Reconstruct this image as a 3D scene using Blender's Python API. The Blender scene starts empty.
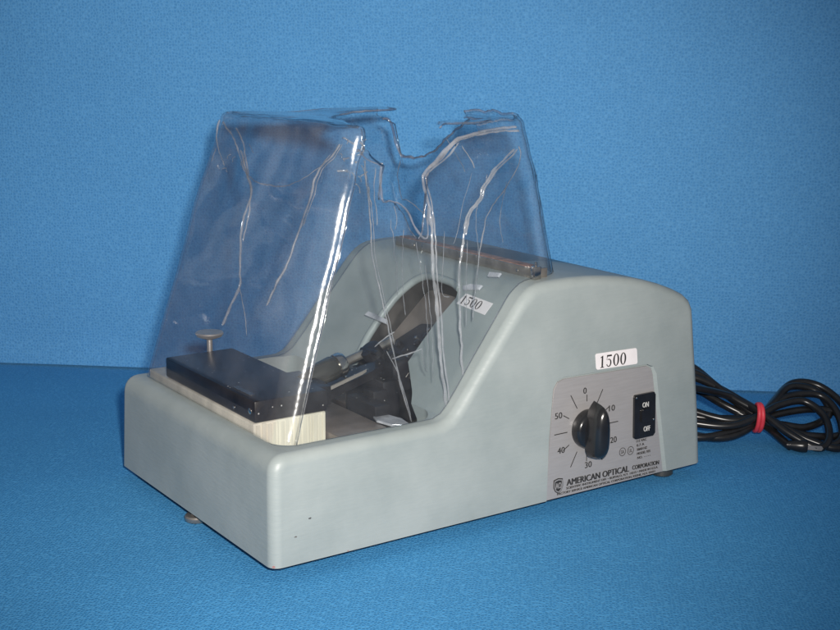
import bpy, bmesh, math, random
from mathutils import Vector, Matrix, noise
random.seed(7)
PI = math.pi
scene = bpy.context.scene
COL = scene.collection

# ------------------------------------------------------------------ materials
def newmat(name):
    m = bpy.data.materials.new(name); m.use_nodes = True
    nt = m.node_tree; nt.nodes.clear()
    out = nt.nodes.new('ShaderNodeOutputMaterial')
    return m, nt, out

def N(nt, typ, **kw):
    n = nt.nodes.new(typ)
    for k, v in kw.items():
        if k in n.inputs: n.inputs[k].default_value = v
        else: setattr(n, k, v)
    return n

def ramp(nt, a, b, pa=0.0, pb=1.0):
    r = nt.nodes.new('ShaderNodeValToRGB')
    r.color_ramp.elements[0].position = pa; r.color_ramp.elements[0].color = (*a, 1)
    r.color_ramp.elements[1].position = pb; r.color_ramp.elements[1].color = (*b, 1)
    return r

def simple(name, col, rough=0.5, metal=0.0, var=0.15, scale=120, bump=0.0, coat=0.0, stretch=None):
    m, nt, out = newmat(name)
    p = N(nt, 'ShaderNodeBsdfPrincipled', Roughness=rough, Metallic=metal)
    p.inputs['Coat Weight'].default_value = coat
    tc = N(nt, 'ShaderNodeTexCoord')
    src = tc.outputs['Object']
    if stretch:
        mp = N(nt, 'ShaderNodeMapping'); mp.inputs['Scale'].default_value = stretch
        nt.links.new(src, mp.inputs[0]); src = mp.outputs[0]
    ns = N(nt, 'ShaderNodeTexNoise', Scale=scale, Detail=4.0)
    nt.links.new(src, ns.inputs['Vector'])
    r = ramp(nt, tuple(c*(1-var) for c in col), tuple(min(1, c*(1+var)) for c in col), .3, .7)
    nt.links.new(ns.outputs['Fac'], r.inputs[0]); nt.links.new(r.outputs[0], p.inputs['Base Color'])
    if bump:
        b = N(nt, 'ShaderNodeBump', Strength=bump, Distance=0.0006)
        nt.links.new(ns.outputs['Fac'], b.inputs['Height']); nt.links.new(b.outputs[0], p.inputs['Normal'])
    nt.links.new(p.outputs[0], out.inputs[0])
    return m

def cloth_mat(name, scale, dark, light, strength, uvscale=(1, 1, 1)):
    """blue non-woven drape: fine embossed hexagon-like cells"""
    m, nt, out = newmat(name)
    p = N(nt, 'ShaderNodeBsdfPrincipled', Roughness=0.62)
    p.inputs['Specular IOR Level'].default_value = 0.12
    p.inputs['Sheen Weight'].default_value = 0.0
    uv = N(nt, 'ShaderNodeUVMap')
    mp = N(nt, 'ShaderNodeMapping'); mp.inputs['Scale'].default_value = uvscale
    nt.links.new(uv.outputs[0], mp.inputs[0])
    wob = N(nt, 'ShaderNodeTexNoise', Scale=90.0, Detail=2.0)
    nt.links.new(mp.outputs[0], wob.inputs['Vector'])
    v = N(nt, 'ShaderNodeTexVoronoi', Scale=scale, Randomness=0.55, feature='DISTANCE_TO_EDGE')
    nt.links.new(mp.outputs[0], v.inputs['Vector'])
    edge = N(nt, 'ShaderNodeMapRange'); edge.inputs[1].default_value = 0.02; edge.inputs[2].default_value = 0.28
    edge.inputs[3].default_value = 1.0; edge.inputs[4].default_value = 0.0
    nt.links.new(v.outputs['Distance'], edge.inputs[0])
    r = ramp(nt, dark, light)
    nt.links.new(edge.outputs[0], r.inputs[0])
    blot = N(nt, 'ShaderNodeTexNoise', Scale=5.0, Detail=5.0, Roughness=0.65)
    nt.links.new(uv.outputs[0], blot.inputs['Vector'])
    br = N(nt, 'ShaderNodeMapRange'); br.inputs[1].default_value = .3; br.inputs[2].default_value = .7
    br.inputs[3].default_value = 0.95; br.inputs[4].default_value = 1.05
    nt.links.new(blot.outputs['Fac'], br.inputs[0])
    mul = N(nt, 'ShaderNodeVectorMath', operation='SCALE')
    nt.links.new(r.outputs[0], mul.inputs[0]); nt.links.new(br.outputs[0], mul.inputs['Scale'])
    fib = N(nt, 'ShaderNodeTexNoise', Scale=420.0, Detail=3.0)
    nt.links.new(uv.outputs[0], fib.inputs['Vector'])
    fr = N(nt, 'ShaderNodeMapRange'); fr.inputs[1].default_value = .25; fr.inputs[2].default_value = .75
    fr.inputs[3].default_value = 0.88; fr.inputs[4].default_value = 1.12
    nt.links.new(fib.outputs['Fac'], fr.inputs[0])
    mul2 = N(nt, 'ShaderNodeVectorMath', operation='SCALE')
    nt.links.new(mul.outputs[0], mul2.inputs[0]); nt.links.new(fr.outputs[0], mul2.inputs['Scale'])
    nt.links.new(mul2.outputs[0], p.inputs['Base Color'])
    b = N(nt, 'ShaderNodeBump', Strength=strength, Distance=0.0012)
    add = N(nt, 'ShaderNodeMath', operation='ADD')
    nt.links.new(edge.outputs[0], add.inputs[0]); nt.links.new(fib.outputs['Fac'], add.inputs[1])
    nt.links.new(add.outputs[0], b.inputs['Height']); nt.links.new(b.outputs[0], p.inputs['Normal'])
    nt.links.new(p.outputs[0], out.inputs[0])
    return m

def paint_mat():
    """grey-green hammertone-smooth enamel with small chips and scuffs at fixed places"""
    m, nt, out = newmat('grey_green_enamel')
    p = N(nt, 'ShaderNodeBsdfPrincipled', Roughness=0.42)
    p.inputs['Specular IOR Level'].default_value = 0.45
    tc = N(nt, 'ShaderNodeTexCoord')
    n1 = N(nt, 'ShaderNodeTexNoise', Scale=14.0, Detail=6.0, Roughness=.6)
    nt.links.new(tc.outputs['Object'], n1.inputs['Vector'])
    r = ramp(nt, (.238, .273, .272), (.292, .326, .322), .35, .65)
    nt.links.new(n1.outputs['Fac'], r.inputs[0])
    cur = r.outputs[0]
    # chips: small spots of bare primer / metal
    chips = [((.318, .0085, .1825), .0026, (.06, .05, .045), 3.0), ((.345, .008, .178), .0012, (.08, .07, .06), 2),
             ((.019, .001, .030), .0013, (.10, .09, .08), 2.2), ((.031, .0015, .041), .0017, (.07, .07, .07), 2.2),
             ((.0025, .0045, .0775), .0013, (.75, .72, .68), 1), ((.0035, .0025, .0755), .001, (.04, .04, .04), 1),
             ((.002, .002, .011), .0022, (.30, .16, .15), 1.6), ((.061, .0, .0105), .0014, (.28, .18, .16), 1.5),
             ((.0045, .262, .079), .0022, (.45, .24, .22), 1.0), ((.1235, .005, .0815), .0013, (.1, .1, .1), 1.6),
             ((.15, .008, .092), .0014, (.12, .12, .12), 1.5), ((.402, .01, .135), .0012, (.6, .4, .3), 1)]
    for c, rad, colr, st in chips:
        d = N(nt, 'ShaderNodeVectorMath', operation='SUBTRACT'); d.inputs[1].default_value = c
        nt.links.new(tc.outputs['Object'], d.inputs[0])
        sc = N(nt, 'ShaderNodeVectorMath', operation='MULTIPLY'); sc.inputs[1].default_value = (1/st, .6, 1.0)
        nt.links.new(d.outputs[0], sc.inputs[0])
        ln = N(nt, 'ShaderNodeVectorMath', operation='LENGTH'); nt.links.new(sc.outputs[0], ln.inputs[0])
        nz = N(nt, 'ShaderNodeTexNoise', Scale=900.0); nt.links.new(tc.outputs['Object'], nz.inputs['Vector'])
        ml = N(nt, 'ShaderNodeMath', operation='MULTIPLY'); ml.inputs[1].default_value = rad*.7
        nt.links.new(nz.outputs['Fac'], ml.inputs[0])
        lt = N(nt, 'ShaderNodeMath', operation='LESS_THAN')
        nt.links.new(ln.outputs['Value'], lt.inputs[0]); nt.links.new(ml.outputs[0], lt.inputs[1])
        mx = N(nt, 'ShaderNodeMix', data_type='RGBA'); mx.inputs[7].default_value = (*colr, 1)
        nt.links.new(lt.outputs[0], mx.inputs[0]); nt.links.new(cur, mx.inputs[6]); cur = mx.outputs[2]
    nt.links.new(cur, p.inputs['Base Color'])
    n2 = N(nt, 'ShaderNodeTexNoise', Scale=260.0, Detail=3.0)
    mp = N(nt, 'ShaderNodeMapping'); mp.inputs['Scale'].default_value = (.35, .35, 1.6)
    nt.links.new(tc.outputs['Object'], mp.inputs[0]); nt.links.new(mp.outputs[0], n2.inputs['Vector'])
    b = N(nt, 'ShaderNodeBump', Strength=.32, Distance=0.0006)
    nt.links.new(n2.outputs['Fac'], b.inputs['Height']); nt.links.new(b.outputs[0], p.inputs['Normal'])
    n3 = N(nt, 'ShaderNodeTexNoise', Scale=35.0, Detail=5.0); nt.links.new(tc.outputs['Object'], n3.inputs['Vector'])
    rr = N(nt, 'ShaderNodeMapRange'); rr.inputs[3].default_value = .34; rr.inputs[4].default_value = .56
    nt.links.new(n3.outputs['Fac'], rr.inputs[0]); nt.links.new(rr.outputs[0], p.inputs['Roughness'])
    nt.links.new(p.outputs[0], out.inputs[0])
    return m

def plastic_clear(name, tint=(.93, .95, .96), haze=0.012, rough=.05, frost=(.75, .76, .78), gloss=1.0, bscale=9.0, bstr=.25):
    """thin clear sheet: transmitted light straight through, fresnel gloss, a trace of surface haze"""
    m, nt, out = newmat(name)
    tr = N(nt, 'ShaderNodeBsdfTransparent', Color=(*tint, 1))
    gl = N(nt, 'ShaderNodeBsdfGlossy', Roughness=rough, Color=(gloss, gloss, gloss, 1))
    df = N(nt, 'ShaderNodeBsdfDiffuse', Color=(*frost, 1))
    lw = N(nt, 'ShaderNodeLayerWeight')
    pw = N(nt, 'ShaderNodeMath', operation='POWER'); pw.inputs[1].default_value = 5.0
    nt.links.new(lw.outputs['Facing'], pw.inputs[0])
    fr = N(nt, 'ShaderNodeMapRange'); fr.inputs[3].default_value = .037; fr.inputs[4].default_value = 1.0
    nt.links.new(pw.outputs[0], fr.inputs[0])
    tc = N(nt, 'ShaderNodeTexCoord')
    nz = N(nt, 'ShaderNodeTexNoise', Scale=22.0, Detail=6.0, Roughness=.7)
    nt.links.new(tc.outputs['Object'], nz.inputs['Vector'])
    mr = N(nt, 'ShaderNodeMapRange'); mr.inputs[1].default_value = .35; mr.inputs[2].default_value = .75
    mr.inputs[3].default_value = haze*.4; mr.inputs[4].default_value = haze*1.8
    nt.links.new(nz.outputs['Fac'], mr.inputs[0])
    p3 = N(nt, 'ShaderNodeMath', operation='POWER'); p3.inputs[1].default_value = 4.0
    nt.links.new(lw.outputs['Facing'], p3.inputs[0])
    tm = N(nt, 'ShaderNodeMix', data_type='RGBA'); tm.inputs[6].default_value = (*tint, 1); tm.inputs[7].default_value = (tint[0]*.42, tint[1]*.5, tint[2]*.56, 1)
    nt.links.new(p3.outputs[0], tm.inputs[0]); nt.links.new(tm.outputs[2], tr.inputs[0])
    m1 = N(nt, 'ShaderNodeMixShader'); m2 = N(nt, 'ShaderNodeMixShader')
    nt.links.new(mr.outputs[0], m1.inputs[0]); nt.links.new(tr.outputs[0], m1.inputs[1]); nt.links.new(df.outputs[0], m1.inputs[2])
    nt.links.new(fr.outputs[0], m2.inputs[0]); nt.links.new(m1.outputs[0], m2.inputs[1]); nt.links.new(gl.outputs[0], m2.inputs[2])
    n2 = N(nt, 'ShaderNodeTexNoise', Scale=bscale, Detail=2.0)
    nt.links.new(tc.outputs['Object'], n2.inputs['Vector'])
    b = N(nt, 'ShaderNodeBump', Strength=bstr, Distance=0.002)
    nt.links.new(n2.outputs['Fac'], b.inputs['Height']); nt.links.new(b.outputs[0], gl.inputs['Normal'])
    nt.links.new(m2.outputs[0], out.inputs[0])
    return m

M = {}
M['paint'] = paint_mat()
M['backdrop'] = cloth_mat('blue_embossed_drape', 320.0, (.062, .228, .475), (.092, .285, .54), .2)
M['table'] = cloth_mat('blue_table_drape', 430.0, (.040, .215, .465), (.080, .31, .585), .36)
M['cavity'] = simple('dark_grey_casting', (.045, .041, .038), .35, .4, .5, 40, .3)  # darker tone for faces deep inside the arm slot
M['plate'] = simple('brushed_plate_lacquer', (.348, .334, .332), .36, .25, .05, 60, .05, 0, (1, 1, 12))
M['black'] = simple('black_bakelite', (.012, .012, .013), .22, 0, .2, 80, 0, .3)
M['blackpaint'] = simple('black_oxide_steel', (.015, .0135, .0155), .34, .1, .45, 60, .25)
def speckle(m, density=260.0, rad=.16, col=(.55, .53, .50)):
    """bits of grit and swarf stuck to a dark surface"""
    nt = m.node_tree; p = next(n for n in nt.nodes if n.type == 'BSDF_PRINCIPLED')
    src = p.inputs['Base Color'].links[0].from_socket
    tc = N(nt, 'ShaderNodeTexCoord'); v = N(nt, 'ShaderNodeTexVoronoi', Scale=density)
    nt.links.new(tc.outputs['Object'], v.inputs['Vector'])
    sep = N(nt, 'ShaderNodeSeparateColor'); nt.links.new(v.outputs['Color'], sep.inputs[0])
    pick = N(nt, 'ShaderNodeMath', operation='LESS_THAN'); pick.inputs[1].default_value = .16
    nt.links.new(sep.outputs[0], pick.inputs[0])
    dot = N(nt, 'ShaderNodeMath', operation='LESS_THAN'); dot.inputs[1].default_value = rad
    nt.links.new(v.outputs['Distance'], dot.inputs[0])
    ml = N(nt, 'ShaderNodeMath', operation='MULTIPLY'); nt.links.new(pick.outputs[0], ml.inputs[0]); nt.links.new(dot.outputs[0], ml.inputs[1])
    mx = N(nt, 'ShaderNodeMix', data_type='RGBA'); mx.inputs[7].default_value = (*col, 1)
    nt.links.new(ml.outputs[0], mx.inputs[0]); nt.links.new(src, mx.inputs[6]); nt.links.new(mx.outputs[2], p.inputs['Base Color'])
speckle(M['blackpaint'])
M['ink'] = simple('black_ink', (.025, .024, .024), .6, 0, .1)
M['white'] = simple('white_label_paper', (.72, .68, .68), .55, 0, .04)
M['whiteink'] = simple('white_ink', (.50, .49, .47), .6, 0, .05)
M['cream'] = simple('cream_machined_casting', (.72, .665, .535), .4, .0, .16, 55, .25, 0, (1.6, 1.6, .25))
M['steel'] = simple('nickel_steel', (.62, .58, .54), .22, 1.0, .12, 90, .1)
M['satin'] = simple('satin_nickel', (.62, .56, .50), .45, .75, .08, 60)
M['dullsteel'] = simple('dull_steel', (.33, .30, .27), .35, .8, .25, 90, .2)
M['lap'] = simple('brown_lapping_plate', (.20, .165, .145), .32, .1, .25, 50, .15)
M['railtop'] = simple('rusty_red_scale_face', (.27, .145, .11), .5, .2, .45, 130, .2)
M['olive'] = simple('olive_grey_steel', (.105, .10, .088), .25, .7, .3, 60, .15)
M['cord'] = simple('black_rubber_cord', (.011, .011, .012), .28, 0, .25, 150, .05)
M['band'] = simple('red_rubber_band', (.62, .045, .065), .5, 0, .12, 150, .1)
M['clear'] = plastic_clear('clear_acrylic_sheet')
M['edge'] = plastic_clear('cut_acrylic_edge', (.55, .60, .66), .20, .12, (.55, .56, .60))
M['crack'] = plastic_clear('acrylic_fracture', (.68, .71, .74), .17, .12, (.80, .79, .80))
M['edge2'] = plastic_clear('broken_acrylic_edge', (.62, .66, .71), .16, .1, (.62, .63, .68))
M['bend'] = plastic_clear('clear_acrylic_bend', haze=.03, rough=.17, gloss=.75, bscale=75.0, bstr=.3)
M['room_sheen'] = plastic_clear('room_sheen_acrylic_sheet', (.94, .94, .95), haze=.025, rough=.06, frost=(.78, .76, .78))  # pale diffuse veil paints the room's reflection into the left wall
M['shard'] = plastic_clear('frosted_acrylic_shard', (.70, .72, .75), .5, .1, (.80, .80, .84))

# ------------------------------------------------------------------ helpers
def link(name, me, mat, parent=None, loc=None, smooth=None):
    o = bpy.data.objects.new(name, me); COL.objects.link(o)
    for mm in (mat if isinstance(mat, (list, tuple)) else [mat]):
        me.materials.append(mm)
    if parent is not None:
        o.parent = parent
        if parent.type == 'EMPTY': o.matrix_parent_inverse = Matrix.Translation(-parent.location)
    if smooth is not None:
        for p in me.polygons: p.use_smooth = True
        me.set_sharp_from_angle(angle=math.radians(smooth))
    return o

def obj(name, bm, mat, parent=None, smooth=35):
    bmesh.ops.recalc_face_normals(bm, faces=bm.faces)
    me = bpy.data.meshes.new(name); bm.to_mesh(me); bm.free()
    return link(name, me, mat, parent, smooth=smooth)

def thing(name, label, cat, loc=(0, 0, 0), group=None):
    o = bpy.data.objects.new(name, None); COL.objects.link(o)
    o.location = loc; o['label'] = label; o['category'] = cat
    if group: o['group'] = group
    return o

def tag(o, label, cat, group=None):
    o['label'] = label; o['category'] = cat
    if group: o['group'] = group
    return o

def box(bm, x0, x1, y0, y1, z0, z1, bev=0.0, seg=2):
    vs = [bm.verts.new((x, y, z)) for x in (x0, x1) for y in (y0, y1) for z in (z0, z1)]
    fs = [bm.faces.new([vs[i] for i in q]) for q in ((0, 1, 3, 2), (4, 6, 7, 5), (0, 4, 5, 1), (2, 3, 7, 6), (0, 2, 6, 4), (1, 5, 7, 3))]
    if bev:
        es = list({e for f in fs for e in f.edges})
        bmesh.ops.bevel(bm, geom=es, offset=bev, segments=seg, affect='EDGES', profile=.5)
    return bm

def prism(bm, pts2, frame, depth, bev=0.0):
    """polygon pts2 (a,b) in frame (origin, ea, eb, en) extruded depth along en"""
    o, ea, eb, en = [Vector(v) for v in frame]
    a = [bm.verts.new(o+ea*p[0]+eb*p[1]) for p in pts2]
    b = [bm.verts.new(o+ea*p[0]+eb*p[1]+en*depth) for p in pts2]
    f1 = bm.faces.new(a); f2 = bm.faces.new(list(reversed(b)))
    n = len(a)
    for i in range(n): bm.faces.new((a[i], b[i], b[(i+1) % n], a[(i+1) % n]))
    if bev: bmesh.ops.bevel(bm, geom=list(f2.edges), offset=bev, segments=2, affect='EDGES')
    return bm

def tube(bm, pts, r, seg=10, closed=False, flat=1.0, cap=True):
    pts = [Vector(p) for p in pts]; n = len(pts)
    rs = r if isinstance(r, (list, tuple)) else [r]*n
    up = None; rings = []
    for i, p in enumerate(pts):
        a = pts[(i-1) % n] if (closed or i > 0) else p
        b = pts[(i+1) % n] if (closed or i < n-1) else p
        t = (b-a).normalized()
        if up is None:
            up = t.orthogonal().normalized()
        up = (up - t*up.dot(t)).normalized(); s = t.cross(up)
        rings.append([bm.verts.new(p+rs[i]*(math.cos(2*PI*k/seg)*up+flat*math.sin(2*PI*k/seg)*s)) for k in range(seg)])
    for i in range(n if closed else n-1):
        A, B = rings[i], rings[(i+1) % n]
        for k in range(seg): bm.faces.new((A[k], A[(k+1) % seg], B[(k+1) % seg], B[k]))
    if not closed and cap:
        bm.faces.new(list(reversed(rings[0]))); bm.faces.new(rings[-1])
    return bm

def lathe(bm, prof, origin, axis, seg=28):
    axis = Vector(axis).normalized(); u = axis.orthogonal().normalized(); v = axis.cross(u); o = Vector(origin)
    rings = []
    for r, h in prof:
        rings.append([bm.verts.new(o+axis*h+r*(math.cos(2*PI*k/seg)*u+math.sin(2*PI*k/seg)*v)) for k in range(seg)])
    for A, B in zip(rings, rings[1:]):
        for k in range(seg): bm.faces.new((A[k], A[(k+1) % seg], B[(k+1) % seg], B[k]))
    bm.faces.new(list(reversed(rings[0]))); bm.faces.new(rings[-1])
    return bm

def smoothpath(pts, n=8, closed=False):
    pts = [Vector(p) for p in pts]; out = []
    m = len(pts)
    for i in range(m if closed else m-1):
        g = lambda k: pts[k % m] if closed else pts[max(0, min(m-1, k))]
        p0, p1, p2, p3 = g(i-1), g(i), g(i+1), g(i+2)
        for k in range(n):
            t = k/n
            out.append(.5*((2*p1)+(p2-p0)*t+(2*p0-5*p1+4*p2-p3)*t*t+(3*p1-p0-3*p2+p3)*t**3))
    if not closed: out.append(pts[-1])
    return out

def rrect(x0, x1, z0, z1, r, n=5):
    out = []
    for cx, cz, a0 in ((x1-r, z1-r, 0), (x0+r, z1-r, 90), (x0+r, z0+r, 180), (x1-r, z0+r, 270)):
        for k in range(n+1):
            a = math.radians(a0+90*k/n); out.append((cx+r*math.cos(a), cz+r*math.sin(a)))
    return out

# ------------------------------------------------------------------ the setting: table drape and backdrop drape
A0, A1 = Vector((-.9, 1.514, 0)), Vector((1.75, -.793, 0))       # line where backdrop meets table
dirL = (A1-A0).normalized(); nrm = Vector((dirL.y, -dirL.x, 0))  # toward the camera side is -nrm or +nrm
if nrm.dot(Vector((-.4, -.75, 0))) < 0: nrm = -nrm
def drape_grid(name, fn, nu, nv, mat, lu, lv):
    bm = bmesh.new(); uvl = bm.loops.layers.uv.new('UVMap')
    g = [[bm.verts.new(fn(i/nu, j/nv)) for j in range(nv+1)] for i in range(nu+1)]
    for i in range(nu):
        for j in range(nv):
            f = bm.faces.new((g[i][j], g[i+1][j], g[i+1][j+1], g[i][j+1])); f.smooth = True
            for l, (a, b) in zip(f.loops, ((i, j), (i+1, j), (i+1, j+1), (i, j+1))): l[uvl].uv = (a/nu*lu, b/nv*lv)
    me = bpy.data.meshes.new(name); bm.to_mesh(me); bm.free()
    o = link(name, me, mat); o['kind'] = 'structure'
    return o
LEN = (A1-A0).length
def back_fn(u, v):
    p = A0+dirL*(u*LEN); h = v*1.3
    w = .012*noise.noise(Vector((u*6, h*2.0, 3.1)))+.0035*noise.noise(Vector((u*16+h*4, h*6, 9.2)))
    fold = .004*math.exp(-((h-.004)/.012)**2)                   # hem resting on the table
    return p+nrm*(w*min(1, .25+h*4)+fold)+Vector((0, 0, .0015+h+.0012*noise.noise(Vector((u*14, 0, 0)))))
drape_grid('backdrop', back_fn, 220, 120, M['backdrop'], LEN, 1.3)
def table_fn(u, v):
    p = A0+dirL*(u*LEN)-nrm*.03+nrm*(v*1.75)
    w = .0012*noise.noise(Vector((p.x*6, p.y*6, 1.7)))+.0006*noise.noise(Vector((p.x*19, p.y*19, 5)))
    return Vector((p.x, p.y, min(0, w-.0006)))
drape_grid('tabletop', table_fn, 200, 160, M['table'], LEN, 1.75)

# ------------------------------------------------------------------ the machine
Z0, W = .010, .270
def draft(v):
    """cast sides lean in a little towards the top"""
    h = v.z-Z0
    y = v.y+.045*h*(1-2*v.y/W)
    x = v.x+.03*h*max(0, 1-v.x/.14)
    return Vector((x, y, v.z))
def draft_bm(bm):
    for v in bm.verts: v.co = draft(v.co)
    return bm

ks = thing('knife_sharpener', 'grey green enamelled bench machine with knob, switch and open tray on blue drape', 'sharpening machine', (.21, .135, 0))

prof = [(0, Z0), (.10, Z0), (.25, Z0), (.42, Z0), (.4185, .03), (.4165, .06), (.4135, .09), (.4105, .118), (.409, .134), (.4075, .1460), (.4035, .1535), (.396, .1593),
        (.384, .1648), (.3695, .1702), (.353, .1751), (.338, .1787), (.322, .1815), (.305, .1835), (.288, .1848), (.272, .1853), (.257, .1851),
        (.246, .1846), (.2385, .1837), (.232, .1815), (.2270, .1783), (.2225, .1747), (.219, .171), (.2045, .1534), (.185, .1297), (.168, .1083), (.158, .0965), (.1525, .0918), (.146, .0894), (.139, .089),
        (.11, .089), (.06, .089), (.012, .089), (.0085, .0884), (.0055, .0870), (.0030, .0848), (.0012, .0818), (.0003, .0785), (.0, .075), (.0, .045)]
def inset(poly, d):
    out = []; n = len(poly)
    for i in range(n):
        p = Vector(poly[i]); a = Vector(poly[i-1]); b = Vector(poly[(i+1) % n])
        e1 = (p-a).normalized(); e2 = (b-p).normalized()
        n1 = Vector((-e1.y, e1.x)); n2 = Vector((-e2.y, e2.x))
        m = (n1+n2).normalized(); q = p+m*d/max(.5, m.dot(n1))
        if abs(p.y-Z0) < 1e-6: q.y = Z0
        out.append((q.x, q.y))
    return out
R = .0080; seg = 7
layers = []
for k in range(seg+1):
    a = PI/2*k/seg
    layers.append((R*(1-math.sin(a)), R*(1-math.cos(PI/2-a)) if False else R*(1-math.cos(PI/2*(1-k/seg)))))
# layers: (inset, y) from the side face (inset R at y 0) to full profile at y R
layers = [(R*(1-math.sin(PI/2*k/seg)), R*(1-math.cos(PI/2*k/seg))) for k in range(seg+1)]
rows = [(d, y) for d, y in layers]+[(0, W*.33), (0, W*.66)]+[(d, W-y) for d, y in reversed(layers)]
bm = bmesh.new(); rings = []
for d, y in rows:
    rings.append([bm.verts.new((x, y, z)) for x, z in inset(prof, d)])
n = len(prof)
for A, B in zip(rings, rings[1:]):
    for i in range(n): bm.faces.new((A[i], A[(i+1) % n], B[(i+1) % n], B[i]))
c1 = bm.faces.new(rings[0]); c2 = bm.faces.new(list(reversed(rings[-1])))
bmesh.ops.recalc_face_normals(bm, faces=bm.faces)
bmesh.ops.triangulate(bm, faces=[c1, c2])
me = bpy.data.meshes.new('housing'); bm.to_mesh(me); bm.free()
housing = link('housing', me, [M['paint'], M['cavity']], ks)

def cutter(bm):
    bmesh.ops.recalc_face_normals(bm, faces=bm.faces)
    m2 = bpy.data.meshes.new('cut'); bm.to_mesh(m2); bm.free()
    o = bpy.data.objects.new('cut', m2); COL.objects.link(o); return o
cuts = []
# tray well (rounded in plan)
bm = bmesh.new(); prism(bm, rrect(.0155, .152, .0165, .2535, .019, 8), ((0, 0, .028), (1, 0, 0), (0, 1, 0), (0, 0, 1)), .11); cuts.append(cutter(bm))
# restore of the slope is not needed: cut stops at the slope foot. Arm slot through the sloping front
S0 = Vector((.1523, 0, .089)); es = Vector((.051, 0, .0627)).normalized(); en = Vector((-es.z, 0, es.x))
slot = [(-.05, .035), (-.006, .045), (.012, .063), (.0326, .0887), (.0768, .084), (.096, .0785), (.105, .083), (.108, .095), (.1085, .128), (.106, .140), (.097, .150), (.078, .159), (.0444, .1612), (.0254, .158), (-.05, .154)]
bm = bmesh.new(); prism(bm, slot, (S0-en*.055, es, Vector((0, 1, 0)), en), .12); cuts.append(cutter(bm))
# shallow recess for the control plate, flared to the right
bm = bmesh.new()
fr = [(.2435, -.01), (.3745, -.01), (.3735, .0095), (.3605, .0965), (.3585, .1025), (.3525, .1055), (.2625, .1075), (.2555, .1055), (.2515, .0995), (.2475, .06)]
bk = [(.2435, -.01), (.3805, -.01), (.3790, .0095), (.3650, .0965), (.3605, .1034), (.3528, .1060), (.2625, .1080), (.2552, .1058), (.2512, .0997), (.2472, .06)]
va = [bm.verts.new((x, .0017, z)) for x, z in fr]; vb = [bm.verts.new((x, -.001, z)) for x, z in bk]
bm.faces.new(va); bm.faces.new(list(reversed(vb)))
for i in range(len(va)): bm.faces.new((va[i], vb[i], vb[(i+1) % len(va)], va[(i+1) % len(va)]))
cuts.append(cutter(bm))
for c in cuts:
    md = housing.modifiers.new('b', 'BOOLEAN'); md.operation = 'DIFFERENCE'; md.object = c; md.solver = 'EXACT'
dg = bpy.context.evaluated_depsgraph_get()
nm = bpy.data.meshes.new_from_object(housing.evaluated_get(dg))
housing.modifiers.clear(); old = housing.data; housing.data = nm; bpy.data.meshes.remove(old)
nm.name = 'housing'
for c in cuts:
    mm = c.data; bpy.data.objects.remove(c); bpy.data.meshes.remove(mm)
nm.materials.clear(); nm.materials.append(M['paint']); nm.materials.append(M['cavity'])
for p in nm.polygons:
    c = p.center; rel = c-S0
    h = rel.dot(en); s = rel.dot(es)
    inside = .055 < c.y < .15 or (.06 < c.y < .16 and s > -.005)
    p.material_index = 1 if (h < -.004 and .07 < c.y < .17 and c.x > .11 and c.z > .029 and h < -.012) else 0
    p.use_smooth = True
for v in nm.vertices: v.co = draft(v.co)
nm.set_sharp_from_angle(angle=math.radians(28))
wn = housing.modifiers.new('wn', 'WEIGHTED_NORMAL'); wn.keep_sharp = True

# rounded lip round the far side of the slot
lip = [S0+es*a+Vector((0, b, 0))-en*.0015 for a, b in ((.105, .083), (.108, .095), (.1090, .112), (.1090, .128), (.106, .140), (.097, .1505), (.078, .1595), (.0444, .1617), (.0254, .1585), (.008, .157))]
bm = bmesh.new(); tube(bm, [draft(p) for p in smoothpath(lip, 5)], .0033, 12); obj('slot_rim', bm, M['paint'], ks, smooth=60)

# ---- control plate with its lettering
FR = ((0, .0017, 0), (1, 0, 0), (0, 0, 1), (0, -1, 0))
platepts = [(.2442, .0102), (.3730, .0102), (.3595, .0965), (.3575, .1015), (.3525, .1042), (.2630, .1062), (.2565, .1045), (.2525, .0988), (.2485, .06)]
bm = bmesh.new(); prism(bm, platepts, FR, .0012, .0003); draft_bm(bm)
plate = obj('control_plate', bm, M['plate'], ks)
YP = .0017-.0012                    # plate front before draft

def text_mesh(body, size, ext=.00012, shear=0.0):
    cu = bpy.data.curves.new('t', 'FONT'); cu.body = body; cu.size = size; cu.extrude = ext; cu.resolution_u = 3
    o = bpy.data.objects.new('t', cu); COL.objects.link(o)
    dg = bpy.context.evaluated_depsgraph_get()
    m = bpy.data.meshes.new_from_object(o.evaluated_get(dg))
    bpy.data.objects.remove(o); bpy.data.curves.remove(cu)
    return m
def add_text(bm, body, x0, z0, width, height, y, bold=0.0, z1=None):
    """text in the XZ plane facing -Y, its bounding box stretched to width and height; z1 lifts the right end"""
    m = text_mesh(body, 1.0, .0)
    xs = [v.co.x for v in m.vertices]; ys = [v.co.y for v in m.vertices]
    mx, Mx, my, My = min(xs), max(xs), min(ys), max(ys)
    rep = [0] if not bold else [-bold, 0, bold]
    lift = 0 if z1 is None else (z1-z0)
    for k, dx in enumerate(rep):
        vs = []
        for v in m.vertices:
            u = (v.co.x-mx)/(Mx-mx); w = (v.co.y-my)/(My-my)
            vs.append(bm.verts.new((x0+u*width+dx, y-.00004*k, z0+w*height+lift*u)))
        for p in m.polygons:
            try: bm.faces.new([vs[i] for i in p.vertices])
            except ValueError: pass
    bpy.data.meshes.remove(m)
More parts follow.
